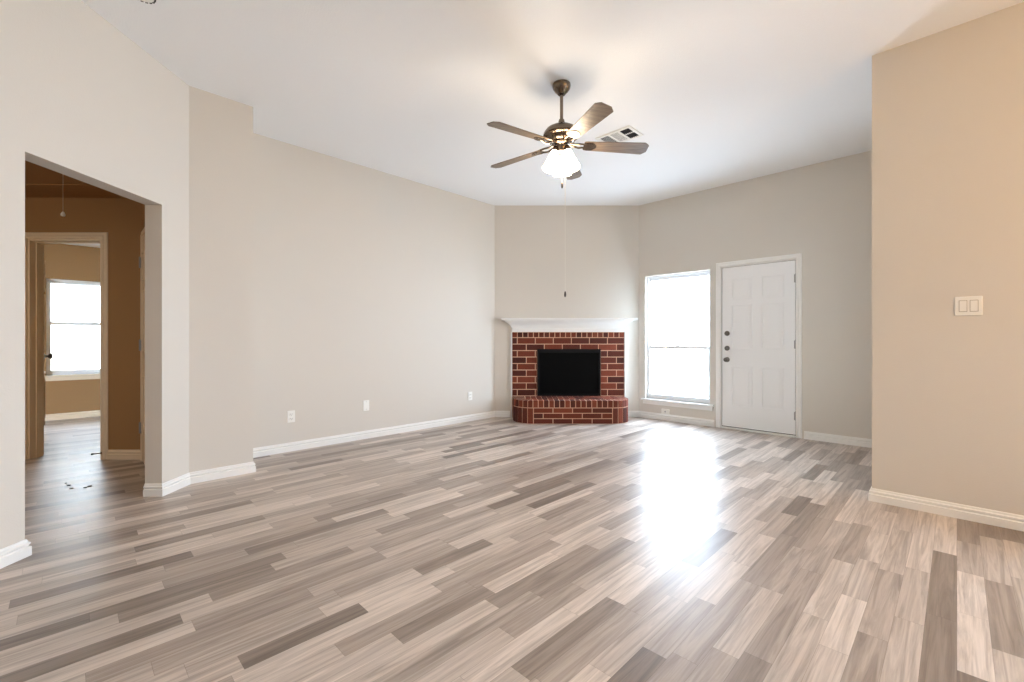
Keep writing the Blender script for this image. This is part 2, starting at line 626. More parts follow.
# bedroom
xW = -8.07
ZI = ZH + TH / K
b0, b1 = W(-6.2, ZI), W(-3.25, ZI)
bR = U(b1.x / K, 1.35); bW1 = U(xW, 1.35); bW0 = U(xW, b0.y / K)
BY0, BY1, BZ0, BZ1 = -0.185 * K, 0.66 * K, 0.565 * K, 1.79 * K
wall('wall_bedroom_window', bW0, bW1, H, TH, M['tan'], 'tan bedroom wall with the bright sash window',
     [(BY0 - bW0.y, BY1 - bW0.y, BZ0, BZ1)], 0.12, 0.12)
wall('wall_bedroom_side', bW1, bR, H, TH, M['tan'], 'hidden side wall of the bedroom', (), 0, 0.0)
wall('wall_bedroom_inner', bR, b1, H, TH, M['tan'], 'hidden inner wall of the bedroom', (), 0.12, 0)
wall('wall_bedroom_end', b0, bW0, H, TH, M['tan'], 'hidden end wall of the bedroom', (), 0, 0)
wall('wall_bedroom_hall_side', b1 , W(DRX, ZI), H, 0.004, M['tan'], 'bedroom face of the hall wall')
bm = new(); prism(bm, [b0[:2], b1[:2], bR[:2], bW1[:2], bW0[:2]], bedH, bedH + 0.05)
struct(obj('ceiling_bedroom', bm, M['ceil']), 'white bedroom ceiling', 'ceiling')

# ------------------------------------------------------------------ baseboards
FX = 0.735                    # fireplace centre line (survey X)
baseboard('baseboard_near_left', [P_back, W(XL, ZO0), W(XI, ZO0)], 'white baseboard on the near left wall, turning into the opening')
baseboard('baseboard_left', [W(XI, ZO1), W(XL, ZO1), F, E, E2, Bc, W(FX - 0.76, ZC)], 'white baseboard around the jutting wall and along the long left wall')
baseboard('baseboard_window_side', [W(FX + 0.76, ZC), Cc, Vector((DX0 - 0.066, yB * K, 0))], 'white baseboard between fireplace and front door')
baseboard('baseboard_far_right', [Vector((DX1 + 0.066, yB * K, 0)), U(xR, yB), U(xR, yR), U(GX0 / K, yR)], 'white baseboard right of the front door and along the near right wall')
baseboard('baseboard_hall', [W(DRX + 0.056, ZH), HC], 'cream baseboard beside the bedroom doorway', M['tantrim'])
baseboard('baseboard_bedroom', [bW0, bW1], 'cream baseboard under the bedroom window', M['tantrim'])

# ------------------------------------------------------------------ windows
def sash_window(name, label, T, w, z0, z1, rail, depth, m_sill, rz, lock=True, sill=True):
    """T: local x along the wall from the opening's left, y into the wall (away from the room), z up"""
    f = new()
    t = 0.020
    yf = depth - 0.07
    box(f, (0, yf, z0), (t, depth, z1), T)
    box(f, (w - t, yf, z0), (w, depth, z1), T)
    box(f, (t, yf, z1 - t), (w - t, depth, z1), T)
    box(f, (t, yf, z0), (w - t, depth, z0 + t), T)
    root = obj(name, f, M['vinyl'])
    struct(root, label, 'window')
    sw = 0.024
    for k, (a, b, ya) in enumerate(((rail - 0.02, z1 - t, yf + 0.038), (z0 + t, rail + 0.02, yf + 0.008))):
        s_ = new()
        yb = ya + 0.026
        box(s_, (t, ya, a), (t + sw, yb, b), T)
        box(s_, (w - t - sw, ya, a), (w - t, yb, b), T)
        box(s_, (t + sw, ya, a), (w - t - sw, yb, a + (0.04 if k == 0 else 0.045)), T)
        box(s_, (t + sw, ya, b - 0.04), (w - t - sw, yb, b), T)
        so = obj('sash', s_, M['vinyl'], root)
        g = new()
        box(g, (t + sw - 0.005, ya + 0.010, a + 0.035), (w - t - sw + 0.005, ya + 0.016, b - 0.035), T)
        obj('pane', g, M['glass'], so)
    if lock:
        l = new()
        box(l, (w * 0.5 - 0.03, yf - 0.006, rail + 0.02), (w * 0.5 + 0.03, yf + 0.02, rail + 0.032), T, 0.003)
        obj('sash_lock', l, M['hinge'], root)
    if not sill:
        return root
    si = new()
    box(si, (-0.05, -0.04, z0 - 0.022), (w + 0.05, yf, z0), T, 0.004)
    obj('window_sill', si, m_sill, root)
    ap = new()
    box(ap, (-0.03, -0.016, z0 - 0.075), (w + 0.03, -0.0005, z0 - 0.022), T, 0.003)
    obj('apron', ap, m_sill, root)
    return root


T1 = frame_T((WX0, yB * K, 0), (1, 0))
sash_window('window_1', 'tall bright sash window between fireplace and front door', T1, WX1 - WX0, WZ0, WZ1, 1.0, TH, M['trim'], 0)
T2 = frame_T((xW * K, BY0, 0), (0, 1))
sash_window('window_2', 'sash window glimpsed through the hall in the bedroom', T2, BY1 - BY0, BZ0, BZ1, 1.226 * K, TH, M['tantrim'], 0)
# made-up windows out of view, added to light the room
T3 = frame_T((GX0, yR * K, 0), (1, 0))
sash_window('window_3', 'glazed opening beyond the right edge of the view', T3, GX1 - GX0, 0.05, 1.9 * K, 1.0, TH, M['trim'], 0)
T4 = frame_T((xFar * K, GY1, 0), (0, -1))
sash_window('window_4', 'dining window beyond the right edge of the view', T4, GY1 - GY0, 0.5 * K, 1.9 * K, 1.3, TH, M['trim'], 0)

T6 = frame_T((xR * K, NY1, 0), (0, -1))
sash_window('window_5', 'window in the return wall, turned away from the view', T6, NY1 - NY0, NZ0, NZ1, 1.28, TH, M['trim'], 0, True, False)
portal('daylight_return', (xR * K + 0.14, (NY0 + NY1) / 2, (NZ0 + NZ1) / 2), math.pi / 2, NY1 - NY0, NZ1 - NZ0)

portal('daylight_window', ((WX0 + WX1) / 2, yB * K + 0.14, (WZ0 + WZ1) / 2), math.pi, WX1 - WX0, WZ1 - WZ0)
portal('daylight_bedroom', (xW * K - 0.14, (BY0 + BY1) / 2, (BZ0 + BZ1) / 2), -math.pi / 2, BY1 - BY0, BZ1 - BZ0)
portal('daylight_patio', ((GX0 + GX1) / 2, yR * K + 0.14, 0.975 * K), math.pi, GX1 - GX0, 1.85 * K)
portal('daylight_dining', (xFar * K + 0.14, (GY0 + GY1) / 2, 1.2 * K), math.pi / 2, GY1 - GY0, 1.4 * K)

# ------------------------------------------------------------------ doors
def panel_slab(bm, T, w, z0, z1, th):
    """six-panel door slab with moulded panels on both faces, local y 0..th"""
    box(bm, (0, 0, z0), (w, th, z1), T, 0.002)
    h = z1 - z0
    st, mid = 0.115 * w / 0.82, 0.10 * w / 0.82
    pw = (w - 2 * st - mid) / 2
    rows = ((0.130, 0.380), (0.485, 0.765), (0.795, 0.928))
    for c in range(2):
        xa = st + c * (pw + mid)
        for a, b in rows:
            za, zb = z0 + a * h, z0 + b * h
            for y0, sgn in ((0.0, -1), (th, 1)):
                m_ = 0.016
                yo = y0 + sgn * 0.009
                # raised ring
                for q in (((xa, za), (xa + pw, za + m_)), ((xa, zb - m_), (xa + pw, zb)),
                          ((xa, za + m_), (xa + m_, zb - m_)), ((xa + pw - m_, za + m_), (xa + pw, zb - m_))):
                    box(bm, (q[0][0], y0 - sgn * 0.001, q[0][1]), (q[1][0], yo, q[1][1]), T, 0.002)
                box(bm, (xa + 0.04, y0 - sgn * 0.001, za + 0.04), (xa + pw - 0.04, y0 + sgn * 0.004, zb - 0.04), T, 0.003)


CAS = [(0.0, 0.0), (0.016, 0.004), (0.018, 0.018), (0.012, 0.028), (0.012, 0.050), (0.006, 0.057), (0.0, 0.057)]   # (out, width)


def casing(bm, T, x0, x1, z1, ysign=-1.0, cw=0.057, z0=0.0):
    """three-sided casing on a wall face at local y=0"""
    prof = CAS
    path = [((x0, z0), (-1, 0)), ((x0, z1), (-1, 1)), ((x1, z1), (1, 1)), ((x1, z0), (1, 0))]
    rings = []
    for (px, pz), (ox, oz) in path:
        rings.append([bm.verts.new(T @ Vector((px + ox * w_, ysign * o_, pz + oz * w_))) for o_, w_ in prof])
    k = len(prof)
    for A, B in zip(rings, rings[1:]):
        for i in range(k):
            bm.faces.new((A[i], A[(i + 1) % k], B[(i + 1) % k], B[i]))
    bm.faces.new(rings[0]); bm.faces.new(rings[-1])


def jambs(bm, T, x0, x1, z1, d0, d1, t=0.016):
    box(bm, (x0, d0, 0), (x0 + t, d1, z1), T)
    box(bm, (x1 - t, d0, 0), (x1, d1, z1), T)
    box(bm, (x0 + t, d0, z1 - t), (x1 - t, d1, z1), T)


def hinge(bm, T, x, y, z):
    box(bm, (x - 0.016, y - 0.001, z - 0.045), (x + 0.016, y + 0.003, z + 0.045), T)
    lathe(bm, [(0.007, z - 0.048), (0.007, z + 0.048)], 10, T @ Matrix.Translation((x, y - 0.005, 0)))
    lathe(bm, [(0.0045, z + 0.048), (0.006, z + 0.052), (0.0, z + 0.057)], 10, T @ Matrix.Translation((x, y - 0.005, 0)))


RX = Matrix.Rotation(math.pi / 2, 4, 'X')       # lathe axis z -> local -y


def knob_at(bm, T, x, z, y=0.0):
    lathe(bm, [(0.031, 0.0), (0.031, 0.006), (0.014, 0.012), (0.012, 0.028), (0.022, 0.036), (0.028, 0.048), (0.026, 0.058), (0.015, 0.064), (0, 0.065)],
          24, T @ Matrix.Translation((x, y, z)) @ RX)


def bolt_at(bm, T, x, z, y=0.0):
    lathe(bm, [(0.031, 0.0), (0.030, 0.010), (0.024, 0.014), (0.0, 0.015)], 24, T @ Matrix.Translation((x, y, z)) @ RX)
    box(bm, (x - 0.005, y - 0.030, z - 0.014), (x + 0.005, y - 0.012, z + 0.014), T, 0.002)


# front door
TD = frame_T((DX0, yB * K, 0), (1, 0))
dw = DX1 - DX0
Tds = TD @ Matrix.Translation((0.0225, 0.012, 0))
bm = new()
panel_slab(bm, Tds, dw - 0.045, 0.028, DZ1 - 0.020, 0.044)
d1 = obj('door_1', bm, M['door'])
struct(d1, 'closed white six-panel front door with two deadbolts, right of the window', 'door')
bm = new(); casing(bm, TD, 0.010, dw - 0.012, DZ1 - 0.008); jambs(bm, TD, 0, dw, DZ1, 0.0, TH)
obj('door_frame', bm, M['trim'], d1)
bm = new()
box(bm, (0.0155, 0.022, 0.02), (0.0235, 0.05, DZ1 - 0.0155), TD); box(bm, (dw - 0.0235, 0.022, 0.02), (dw - 0.0155, 0.05, DZ1 - 0.0155), TD)
box(bm, (0.0235, 0.022, DZ1 - 0.022), (dw - 0.0235, 0.05, DZ1 - 0.0155), TD)  # dark strips stand in for the shade in the door gap
obj('weather_strip', bm, M['slot'], d1)['label'] = 'dark weather strip in the gap around the door'
bm = new(); box(bm, (0.017, -0.02, 0.0), (dw - 0.017, TH, 0.018), TD, 0.004)
o = obj('threshold', bm, M['trim'], d1)
bm = new(); box(bm, (0.022, 0.022, 0.0185), (dw - 0.022, 0.045, 0.0275), TD)
o = obj('door_sweep', bm, M['slot'], d1); o['label'] = 'dark weather strip under the door'
for z, kind in ((1.185, 'deadbolt'), (1.0, 'deadbolt'), (0.858, 'door_knob')):
    bm = new()
    (bolt_at if kind == 'deadbolt' else knob_at)(bm, Tds, 0.062, z)
    o = obj(kind, bm, M['darknickel'], d1, True)
    o['label'] = 'round dark nickel %s' % kind.replace('_', ' ')
for z in (0.24, 1.05, 1.80):
    bm = new(); hinge(bm, Tds, dw - 0.042, 0.0, z)
    obj('hinge', bm, M['hinge'], d1)

# bedroom door, swung open into the bedroom
TB = frame_T(W(DLX, ZH), (W(1, 0) - W(0, 0)))
bw = (DRX - DLX) * K
bz = 1.867 * K
piv = W(DLX, ZI) + Vector((0, 0, 0))
px_dir = W(-468.3, 445.0) - W(0, 0)
side = W(1, 0) - W(0, 0); side.normalize()
piv = piv + side * 0.006 + Vector((-px_dir.y, px_dir.x, 0)).normalized() * 0.0 + (W(0, 1) - W(0, 0)).normalized() * 0.014
Tb = frame_T(piv, px_dir)            # local x away from the hinge, y = left of it
Tb = Tb @ Matrix.Translation((0.012, 0.0, 0))
bm = new(); panel_slab(bm, Tb, bw - 0.04, 0.012, bz - 0.02, 0.035)
d2 = obj('door_2', bm, M['tantrim'])
struct(d2, 'cream bedroom door standing open, seen edge-on in the hall doorway', 'door')
bm = new(); casing(bm, TB, 0.0, bw, bz); jambs(bm, TB, 0, bw, bz, 0.0, TH)
box(bm, (0.016, 0.05, 0), (0.027, 0.085, bz - 0.016), TB); box(bm, (bw - 0.027, 0.05, 0), (bw - 0.016, 0.085, bz - 0.016), TB)
box(bm, (0.027, 0.05, bz - 0.027), (bw - 0.027, 0.085, bz - 0.016), TB)
obj('door_frame', bm, M['tantrim'], d2)
bm = new(); knob_at(bm, Tb, bw - 0.105, 0.93)
obj('door_knob', bm, M['darknickel'], d2, True)['label'] = 'round dark nickel door knob'
for z in (0.30, 1.06, 1.78):
    bm = new(); hinge(bm, Tb, -0.004, 0.047, z)
    obj('hinge', bm, M['hinge'], d2)

# closet door in the hall (edge-on)
dH = (W(1, -1) - W(0, 0)).normalized()
TCl = frame_T(HC, dH)
bm = new(); panel_slab(bm, TCl @ Matrix.Translation((0.082, -0.012, 0)), 0.60, 0.012, 2.03, 0.010)
d3 = obj('door_3', bm, M['tantrim'])
struct(d3, 'closed closet door in the hall, only its hinge edge in sight', 'door')
bm = new(); casing(bm, TCl, 0.078, 0.686, 2.035)
obj('door_frame', bm, M['tantrim'], d3)
for z in (0.30, 1.05, 1.80):
    bm = new(); hinge(bm, TCl, 0.080, -0.019, z)
    obj('hinge', bm, M['hinge'], d3)

# ------------------------------------------------------------------ fireplace
fp_loc = W(FX, ZC)
fp = thing('fireplace', 'red brick corner fireplace with white mantel shelf, black fire screen and raised brick hearth', 'fireplace',
           fp_loc, math.pi / 4)      # local x = right, local y = into the wall
rng = random.Random(7)
hw = 0.735 * K                 # half width of the brick face
hz = 0.283 * K                 # hearth height
mz = 1.117 * K                 # underside of mantel
fd = 0.06                      # brick face stands proud of the wall
fx0, fx1, fz1 = (537 - 512) / 445 * 5.855 * K - FX * K, (600 - 512) / 445 * 5.855 * K - FX * K, 0.896 * K
# mortar backing with a recess for the fire doors
bm = new()
MB_ = 0.004
box(bm, (-hw + MB_, -fd + MB_, 0.0), (fx0 + MB_, 0, mz), None)
box(bm, (fx1 - MB_, -fd + MB_, 0.0), (hw - MB_, 0, mz), None)
box(bm, (fx0 + MB_, -fd + MB_, fz1 - MB_), (fx1 - MB_, 0, mz), None)
sur = obj('brick_surround', bm, M['mortar'], fp)


def brick(bm, x0, x1, z0, z1, y0=-fd, y1=-0.002, g=0.0055):
    if x1 - x0 < 0.02:
        return
    j = rng.uniform(-0.0012, 0.0012)
    box(bm, (x0 + g, y0 + j, z0 + g), (x1 - g, y1, z1 - g), None, 0.0025)


bm = new()
top_h = 0.079
n = 21
for i in range(n):
    brick(bm, -hw + 2 * hw * i / n, -hw + 2 * hw * (i + 1) / n, mz - top_h, mz)
rows = 9
rh = (mz - top_h - hz) / rows
BL = 0.257
for r in range(rows):
    z1_ = mz - top_h - r * rh
    z0_ = z1_ - rh
    off = 0.0 if r % 2 == 0 else BL / 2
    edges = [-hw]
    x = -hw + 0.075 + (0 if r % 2 == 0 else BL / 2)
    while x < hw - 0.04:
        edges.append(x); x += BL
    edges.append(hw)
    for a, b in zip(edges, edges[1:]):
        if z1_ > fz1 + 0.045:
            brick(bm, a, b, z0_, z1_)
        elif z0_ < fz1 - 0.002:
            zz1 = z1_
            if b <= fx0 or a >= fx1:
                brick(bm, a, b, z0_, zz1)
            else:
                if a < fx0:
                    brick(bm, a, fx0, z0_, zz1)
                if b > fx1:
                    brick(bm, fx1, b, z0_, zz1)
        else:
            brick(bm, a, b, max(z0_, fz1), z1_)
# course over the opening where a row straddles the lintel
obj('bricks', bm, M['brick'], sur)
bm = new()
box(bm, (-hw - 0.016, -fd - 0.004, 0.0), (-hw, 0, mz), None, 0.002)
obj('side_trim', bm, M['trim'], fp)
bm = new()
box(bm, (hw, -fd - 0.004, 0.0), (hw + 0.016, 0, mz), None, 0.002)
obj('side_trim', bm, M['trim'], fp)

# fire doors
bm = new()
fr = 0.028
y0 = -fd - 0.012
for a, b in (((fx0, hz), (fx0 + fr, fz1)), ((fx1 - fr, hz), (fx1, fz1)), ((fx0 + fr, fz1 - 0.055), (fx1 - fr, fz1)), ((fx0 + fr, hz), (fx1 - fr, hz + fr))):
    box(bm, (a[0], y0, a[1]), (b[0], -0.01, b[1]), None, 0.003)
fo = obj('firebox_frame', bm, M['blackmetal'], fp)
bm = new()
xm = (fx0 + fx1) / 2
box(bm, (fx0 + fr, y0 + 0.010, hz + fr), (fx1 - fr, y0 + 0.018, fz1 - 0.055))
obj('fire_screen', bm, M['blackglass'], fo)
bm = new(); box(bm, (fx0 + 0.01, -0.035, hz), (fx1 - 0.01, -0.004, fz1 - 0.02))
obj('firebox', bm, M['blackmetal'], fp)

# hearth with rounded front corners
ZHF = 5.36
hd = (ZC - ZHF) * K            # hearth depth from the wall
hh = 0.722 * K                 # half width
cr_ = 0.245 * K                # corner radius


def hearth_path(off=0.0, nseg=8):
    pts = [(-hh + off, 0.0)]
    for k in range(nseg + 1):
        a = math.pi + (math.pi / 2) * k / nseg
        pts.append((-hh + cr_ + (cr_ - off) * math.cos(a), -hd + cr_ + (cr_ - off) * math.sin(a)))
    for k in range(nseg + 1):
        a = 1.5 * math.pi + (math.pi / 2) * k / nseg
        pts.append((hh - cr_ + (cr_ - off) * math.cos(a), -hd + cr_ + (cr_ - off) * math.sin(a)))
    pts.append((hh - off, 0.0))
    return pts


bm = new(); prism(bm, hearth_path(0.006), 0.0, hz - 0.006)
he = obj('hearth', bm, M['mortar'], fp)
bm = new()


def along(path, s):
    for p, q in zip(path, path[1:]):
        L_ = math.hypot(q[0] - p[0], q[1] - p[1])
        if s <= L_ or q is path[-1]:
            t = s / L_ if L_ else 0
            return (p[0] + (q[0] - p[0]) * t, p[1] + (q[1] - p[1]) * t), ((q[0] - p[0]) / L_, (q[1] - p[1]) / L_)
        s -= L_


fine = hearth_path(0.0, 24)
tot = sum(math.hypot(b[0] - a[0], b[1] - a[1]) for a, b in zip(fine, fine[1:]))


def edge_brick(s0, s1, z0, z1, depth, g=0.0055):
    """brick following the hearth outline between arc lengths"""
    s0 += g; s1 -= g
    k = 4
    outer, inner = [], []
    j = rng.uniform(-0.001, 0.001)
    for i in range(k + 1):
        p, d = along(fine, s0 + (s1 - s0) * i / k)
        nrm = (d[1], -d[0])         # outward (right of path: path runs left->front->right)
        outer.append((p[0] + nrm[0] * j, p[1] + nrm[1] * j))
        inner.append((p[0] - nrm[0] * depth, p[1] - nrm[1] * depth))
    prism(bm, outer + inner[::-1], z0 + g, z1 - g)


side_len = hd - cr_
arc = math.pi / 2 * cr_
flat0, flat1 = side_len + arc, tot - side_len - arc
top_row = 0.098                # rowlock course height
# rowlocks round the edge
nrow = round(tot / 0.071)
for i in range(nrow):
    edge_brick(tot * i / nrow, tot * (i + 1) / nrow, hz - top_row, hz, 0.16)
# upright bricks on the curved corners and sides
zb = hz - top_row
for a, b in ((0.0, flat0), (flat1, tot)):
    m_ = round((b - a) / 0.075)
    for i in range(m_):
        edge_brick(a + (b - a) * i / m_, a + (b - a) * (i + 1) / m_, 0.0, zb, 0.05)
# stretchers on the flat front
rr = 3
for r in range(rr):
    z0_, z1_ = zb * r / rr, zb * (r + 1) / rr
    s_ = flat0
    first = True
    while s_ < flat1 - 0.01:
        L_ = BL if not first else (BL if r % 2 == 0 else BL / 2)
        e_ = min(s_ + L_, flat1)
        if flat1 - e_ < 0.05:
            e_ = flat1
        edge_brick(s_, e_, z0_, z1_, 0.05)
        s_ = e_; first = False
# brick paving on top, inside the rowlock ring
i0 = 0
x = -hh + 0.17
while x < hh - 0.18:
    for q in range(2):
        ya, yb_ = -hd + 0.165 + q * 0.16, -hd + 0.165 + (q + 1) * 0.16
        box(bm, (x + 0.004, ya + 0.004, hz - 0.05), (x + 0.071, min(yb_, -fd) - 0.004, hz), None, 0.002)
    x += 0.075
obj('hearth_bricks', bm, M['brick'], he)

# mantel: lofted crown profile, returning on both sides
bm = new()
prof = [(1.117, 0.738, 5.815), (1.128, 0.738, 5.815), (1.134, 0.731, 5.822), (1.170, 0.731, 5.822), (1.178, 0.740, 5.812), (1.200, 0.752, 5.800),
        (1.222, 0.775, 5.778), (1.240, 0.800, 5.752), (1.252, 0.822, 5.730), (1.258, 0.822, 5.730), (1.260, 0.832, 5.720), (1.268, 0.832, 5.720)]
rings = []
for h, hw_, zf in prof:
    yf = -(ZC - zf) * K
    rings.append([bm.verts.new(c) for c in ((-hw_ * K, 0, h * K), (-hw_ * K, yf, h * K), (hw_ * K, yf, h * K), (hw_ * K, 0, h * K))])
for A, B_ in zip(rings, rings[1:]):
    for i in range(4):
        bm.faces.new((A[i], A[(i + 1) % 4], B_[(i + 1) % 4], B_[i]))
bm.faces.new(rings[0]); bm.faces.new(rings[-1])
man = obj('mantel', bm, M['trim'], fp)
bm = new()
box(bm, (-0.872 * K, -(ZC - 5.665) * K, 1.268 * K), (0.872 * K, 0, 1.294 * K), None, 0.006)
obj('mantel_shelf', bm, M['trim'], man)

# ------------------------------------------------------------------ ceiling fan
fan_loc = W(0.345, 3.10, 0) + Vector((0, 0, H))
fan = thing('ceiling_fan', 'five-blade ceiling fan on a downrod with lit white glass shades and pull chains', 'ceiling fan', fan_loc, math.pi / 4)
hz_ = lambda h: (1 + h) * K - H   # height above eye level (eye heights) -> local z
bm = new()
lathe(bm, [(0.0, 0.0), (0.068, 0.0), (0.070, -0.012), (0.066, -0.030), (0.052, -0.052), (0.034, -0.070), (0.028, -0.078), (0.014, -0.080), (0.0, -0.080)], 36)
obj('canopy', bm, M['nickel'], fan, True)
zt = hz_(1.500)
bm = new(); lathe(bm, [(0.0, -0.07), (0.0125, -0.07), (0.0125, zt + 0.02), (0.0, zt + 0.02)], 16)
lathe(bm, [(0.0, zt + 0.045), (0.020, zt + 0.045), (0.026, zt + 0.02), (0.030, zt), (0, zt)], 20)
obj('downrod', bm, M['nickel'], fan, True)
bm = new()
zm = zt
lathe(bm, [(0.0, zm), (0.045, zm - 0.002), (0.085, zm - 0.014), (0.118, zm - 0.034), (0.136, zm - 0.060), (0.139, zm - 0.078), (0.130, zm - 0.088),
           (0.112, zm - 0.094), (0.104, zm - 0.108), (0.088, zm - 0.124), (0.066, zm - 0.132), (0.0, zm - 0.132)], 48)
mo = obj('motor_housing', bm, M['nickel'], fan, True)
bm = new()
for k in range(30):
    a = 2 * math.pi * k / 30
    Tv = Matrix.Rotation(a, 4, 'Z') @ Matrix.Translation((0.0975, 0, zm - 0.116)) @ Matrix.Rotation(0.75, 4, 'Y')
    box(bm, (-0.006, -0.004, -0.002), (0.006, 0.004, 0.002), Tv)
obj('cooling_slots', bm, M['slot'], mo)
zb_ = hz_(1.366)               # blade plane at the root
zh = zm - 0.132
bm = new()
lathe(bm, [(0.0, zh + 0.004), (0.070, zh + 0.004), (0.074, zh - 0.006), (0.060, zh - 0.020), (0.050, zh - 0.024), (0.046, zh - 0.060), (0.040, zh - 0.070), (0.0, zh - 0.072)], 32)
obj('switch_housing', bm, M['nickel'], fan, True)
angles = [1.0 + 72.0 * k for k in range(5)]
for a in angles:
    Ta = Matrix.Rotation(math.radians(a), 4, 'Z')
    bm = new()
    # blade iron: forked arm from motor to blade
    for sy in (-1, 1):
        pts = [(0.055, sy * 0.012, zh - 0.006), (0.10, sy * 0.020, zh - 0.018), (0.135, sy * 0.034, zb_ - 0.008), (0.17, sy * 0.026, zb_ - 0.007), (0.20, sy * 0.016, zb_ - 0.006)]
        tube(bm, [Ta @ Vector(p) for p in pts], 0.0075, 8)
    Tp = Ta @ Matrix.Translation((0, 0, zb_)) @ Matrix.Rotation(math.radians(2.2), 4, 'Y') @ Matrix.Rotation(math.radians(-12), 4, 'X')
    prism(bm, [(0.165, -0.030), (0.20, -0.046), (0.235, -0.040), (0.262, -0.012), (0.262, 0.012), (0.235, 0.040), (0.20, 0.046), (0.165, 0.030)], -0.0075, -0.003, Tp)
    for px_, py_ in ((0.205, -0.026), (0.205, 0.026), (0.243, 0.0)):
        lathe(bm, [(0.0, -0.011), (0.005, -0.010), (0.006, -0.0075), (0.0, -0.0070)], 10, Tp @ Matrix.Translation((px_, py_, 0)))
    obj('blade_iron', bm, M['nickel'], fan)
    bm = new()
    r1 = 0.655
    pts = [(0.170, -0.044), (0.185, -0.050), (0.40, -0.059), (0.622, -0.068), (r1, -0.040), (r1, 0.034), (0.622, 0.068), (0.40, 0.059), (0.185, 0.050), (0.170, 0.044)]
    prism(bm, pts, -0.003, 0.003, Tp)
    obj('blade', bm, M['blade'], fan)
# light kit
zl = zh - 0.060
shade_dirs = [200, 320, 80]
for k, a in enumerate(shade_dirs):
    Ta = Matrix.Rotation(math.radians(a), 4, 'Z')
    tilt = math.radians(13)
    Ts = Ta @ Matrix.Translation((0.050, 0, zl + 0.008)) @ Matrix.Rotation(-tilt, 4, 'Y')
    bm = new()
    lathe(bm, [(0.0, 0.016), (0.020, 0.014), (0.025, 0.0), (0.027, -0.022), (0.0, -0.023)], 20, Ts)
    obj('shade_holder', bm, M['nickel'], fan, True)
    bm = new()
    lathe(bm, [(0.024, -0.018), (0.028, -0.030), (0.037, -0.065), (0.048, -0.105), (0.060, -0.145), (0.068, -0.166), (0.065, -0.167), (0.057, -0.146),
               (0.044, -0.105), (0.033, -0.065), (0.026, -0.034), (0.020, -0.020)], 28, Ts, False)
    sh = obj('lamp_shade', bm, M['shade'], fan, True)
    bm = new()
    lathe(bm, [(0.0, -0.025), (0.013, -0.027), (0.014, -0.05), (0.028, -0.078), (0.030, -0.096), (0.022, -0.114), (0.0, -0.121)], 18, Ts)
    obj('light_bulb', bm, M['shade'], sh, True)


def pull(name_xy, z_top, z_bot, fob, lab):
    x_, y_ = name_xy
    bm = new(); tube(bm, [(x_, y_, z_top), (x_, y_, z_bot)], 0.0022, 6)
    c = obj('pull_chain', bm, M['chain'], fan)
    bm = new()
    lathe(bm, [(0.0, 0.0), (0.004, -0.002), (0.0075, -0.014), (0.0085, -0.030), (0.006, -0.042), (0.0, -0.045)], 12, Matrix.Translation((x_, y_, z_bot)))
    o_ = obj('fob', bm, fob, c, True)
    o_['label'] = lab
    c['label'] = 'pale hanging pull chain'


pull((0.0, -0.036), zl, hz_((341 - 182) / 445 * 3.06), M['nickel'], 'small metal chain end')
pull((0.024, -0.030), zl, hz_((341 - 291) / 445 * 3.06), M['darkwood'], 'small dark wooden fob')

# ------------------------------------------------------------------ ceiling vent, smoke detector
cc = W(0.935, 3.885)
vent = thing('ceiling_vent', 'white ceiling air register with dark louvres beside the fan', 'air vent', (cc.x, cc.y, H))
vx, vy = 0.185, 0.130         # half sizes (local x along d2, y along d1)
bm = new()
fw = 0.030
for a, b in (((-vx, -vy), (vx, -vy + fw)), ((-vx, vy - fw), (vx, vy)), ((-vx, -vy + fw), (-vx + fw, vy - fw)), ((vx - fw, -vy + fw), (vx, vy - fw)),
             ((0.045, -vy + fw), (0.063, vy - fw)), ((-0.060, -vy + fw), (-0.046, vy - fw)), ((0.063, -0.009), (vx - fw, 0.009))):
    box(bm, (a[0], a[1], -0.010), (b[0], b[1], -0.0008), None, 0.002)
obj('vent_frame', bm, M['plate'], vent)
bm = new(); box(bm, (-vx + fw, -vy + fw, -0.004), (vx - fw, vy - fw, -0.0008))
obj('duct_backing', bm, M['ventdark'], vent)
for x0_, x1_, ang, ny in ((-vx + fw, -0.060, 0.42, 6), (-0.046, 0.045, 0.30, 8), (0.063, vx - fw, -1.25, 5)):
    bm = new()
    for i in range(ny):
        xx = x0_ + (x1_ - x0_) * (i + 0.5) / ny
        Tl = Matrix.Translation((xx, 0, -0.0075)) @ Matrix.Rotation(ang, 4, 'Y')
        box(bm, (-0.0055, -vy + fw, -0.0005), (0.0055, vy - fw, 0.0005), Tl)
    obj('louvre', bm, M['plate'] if ang > 0 else M['ventdark'], vent)  # blades of the open section coloured dark, as if in shade

sd = W(-1.875, 2.262)
smoke = thing('smoke_detector', 'round white smoke detector on the ceiling above the near left wall', 'smoke detector', (sd.x, sd.y, H))
bm = new()
lathe(bm, [(0, -0.0005), (0.062, -0.0005), (0.066, -0.012), (0.058, -0.030), (0.044, -0.040), (0.0, -0.042)], 32)
obj('cover', bm, M['plate'], smoke, True)
bm = new()
for k in range(16):
    Tk = Matrix.Rotation(2 * math.pi * k / 16, 4, 'Z')
    box(bm, (0.044, -0.006, -0.0385), (0.056, 0.006, -0.0315), Tk)
obj('sensor_slots', bm, M['slot'], smoke)

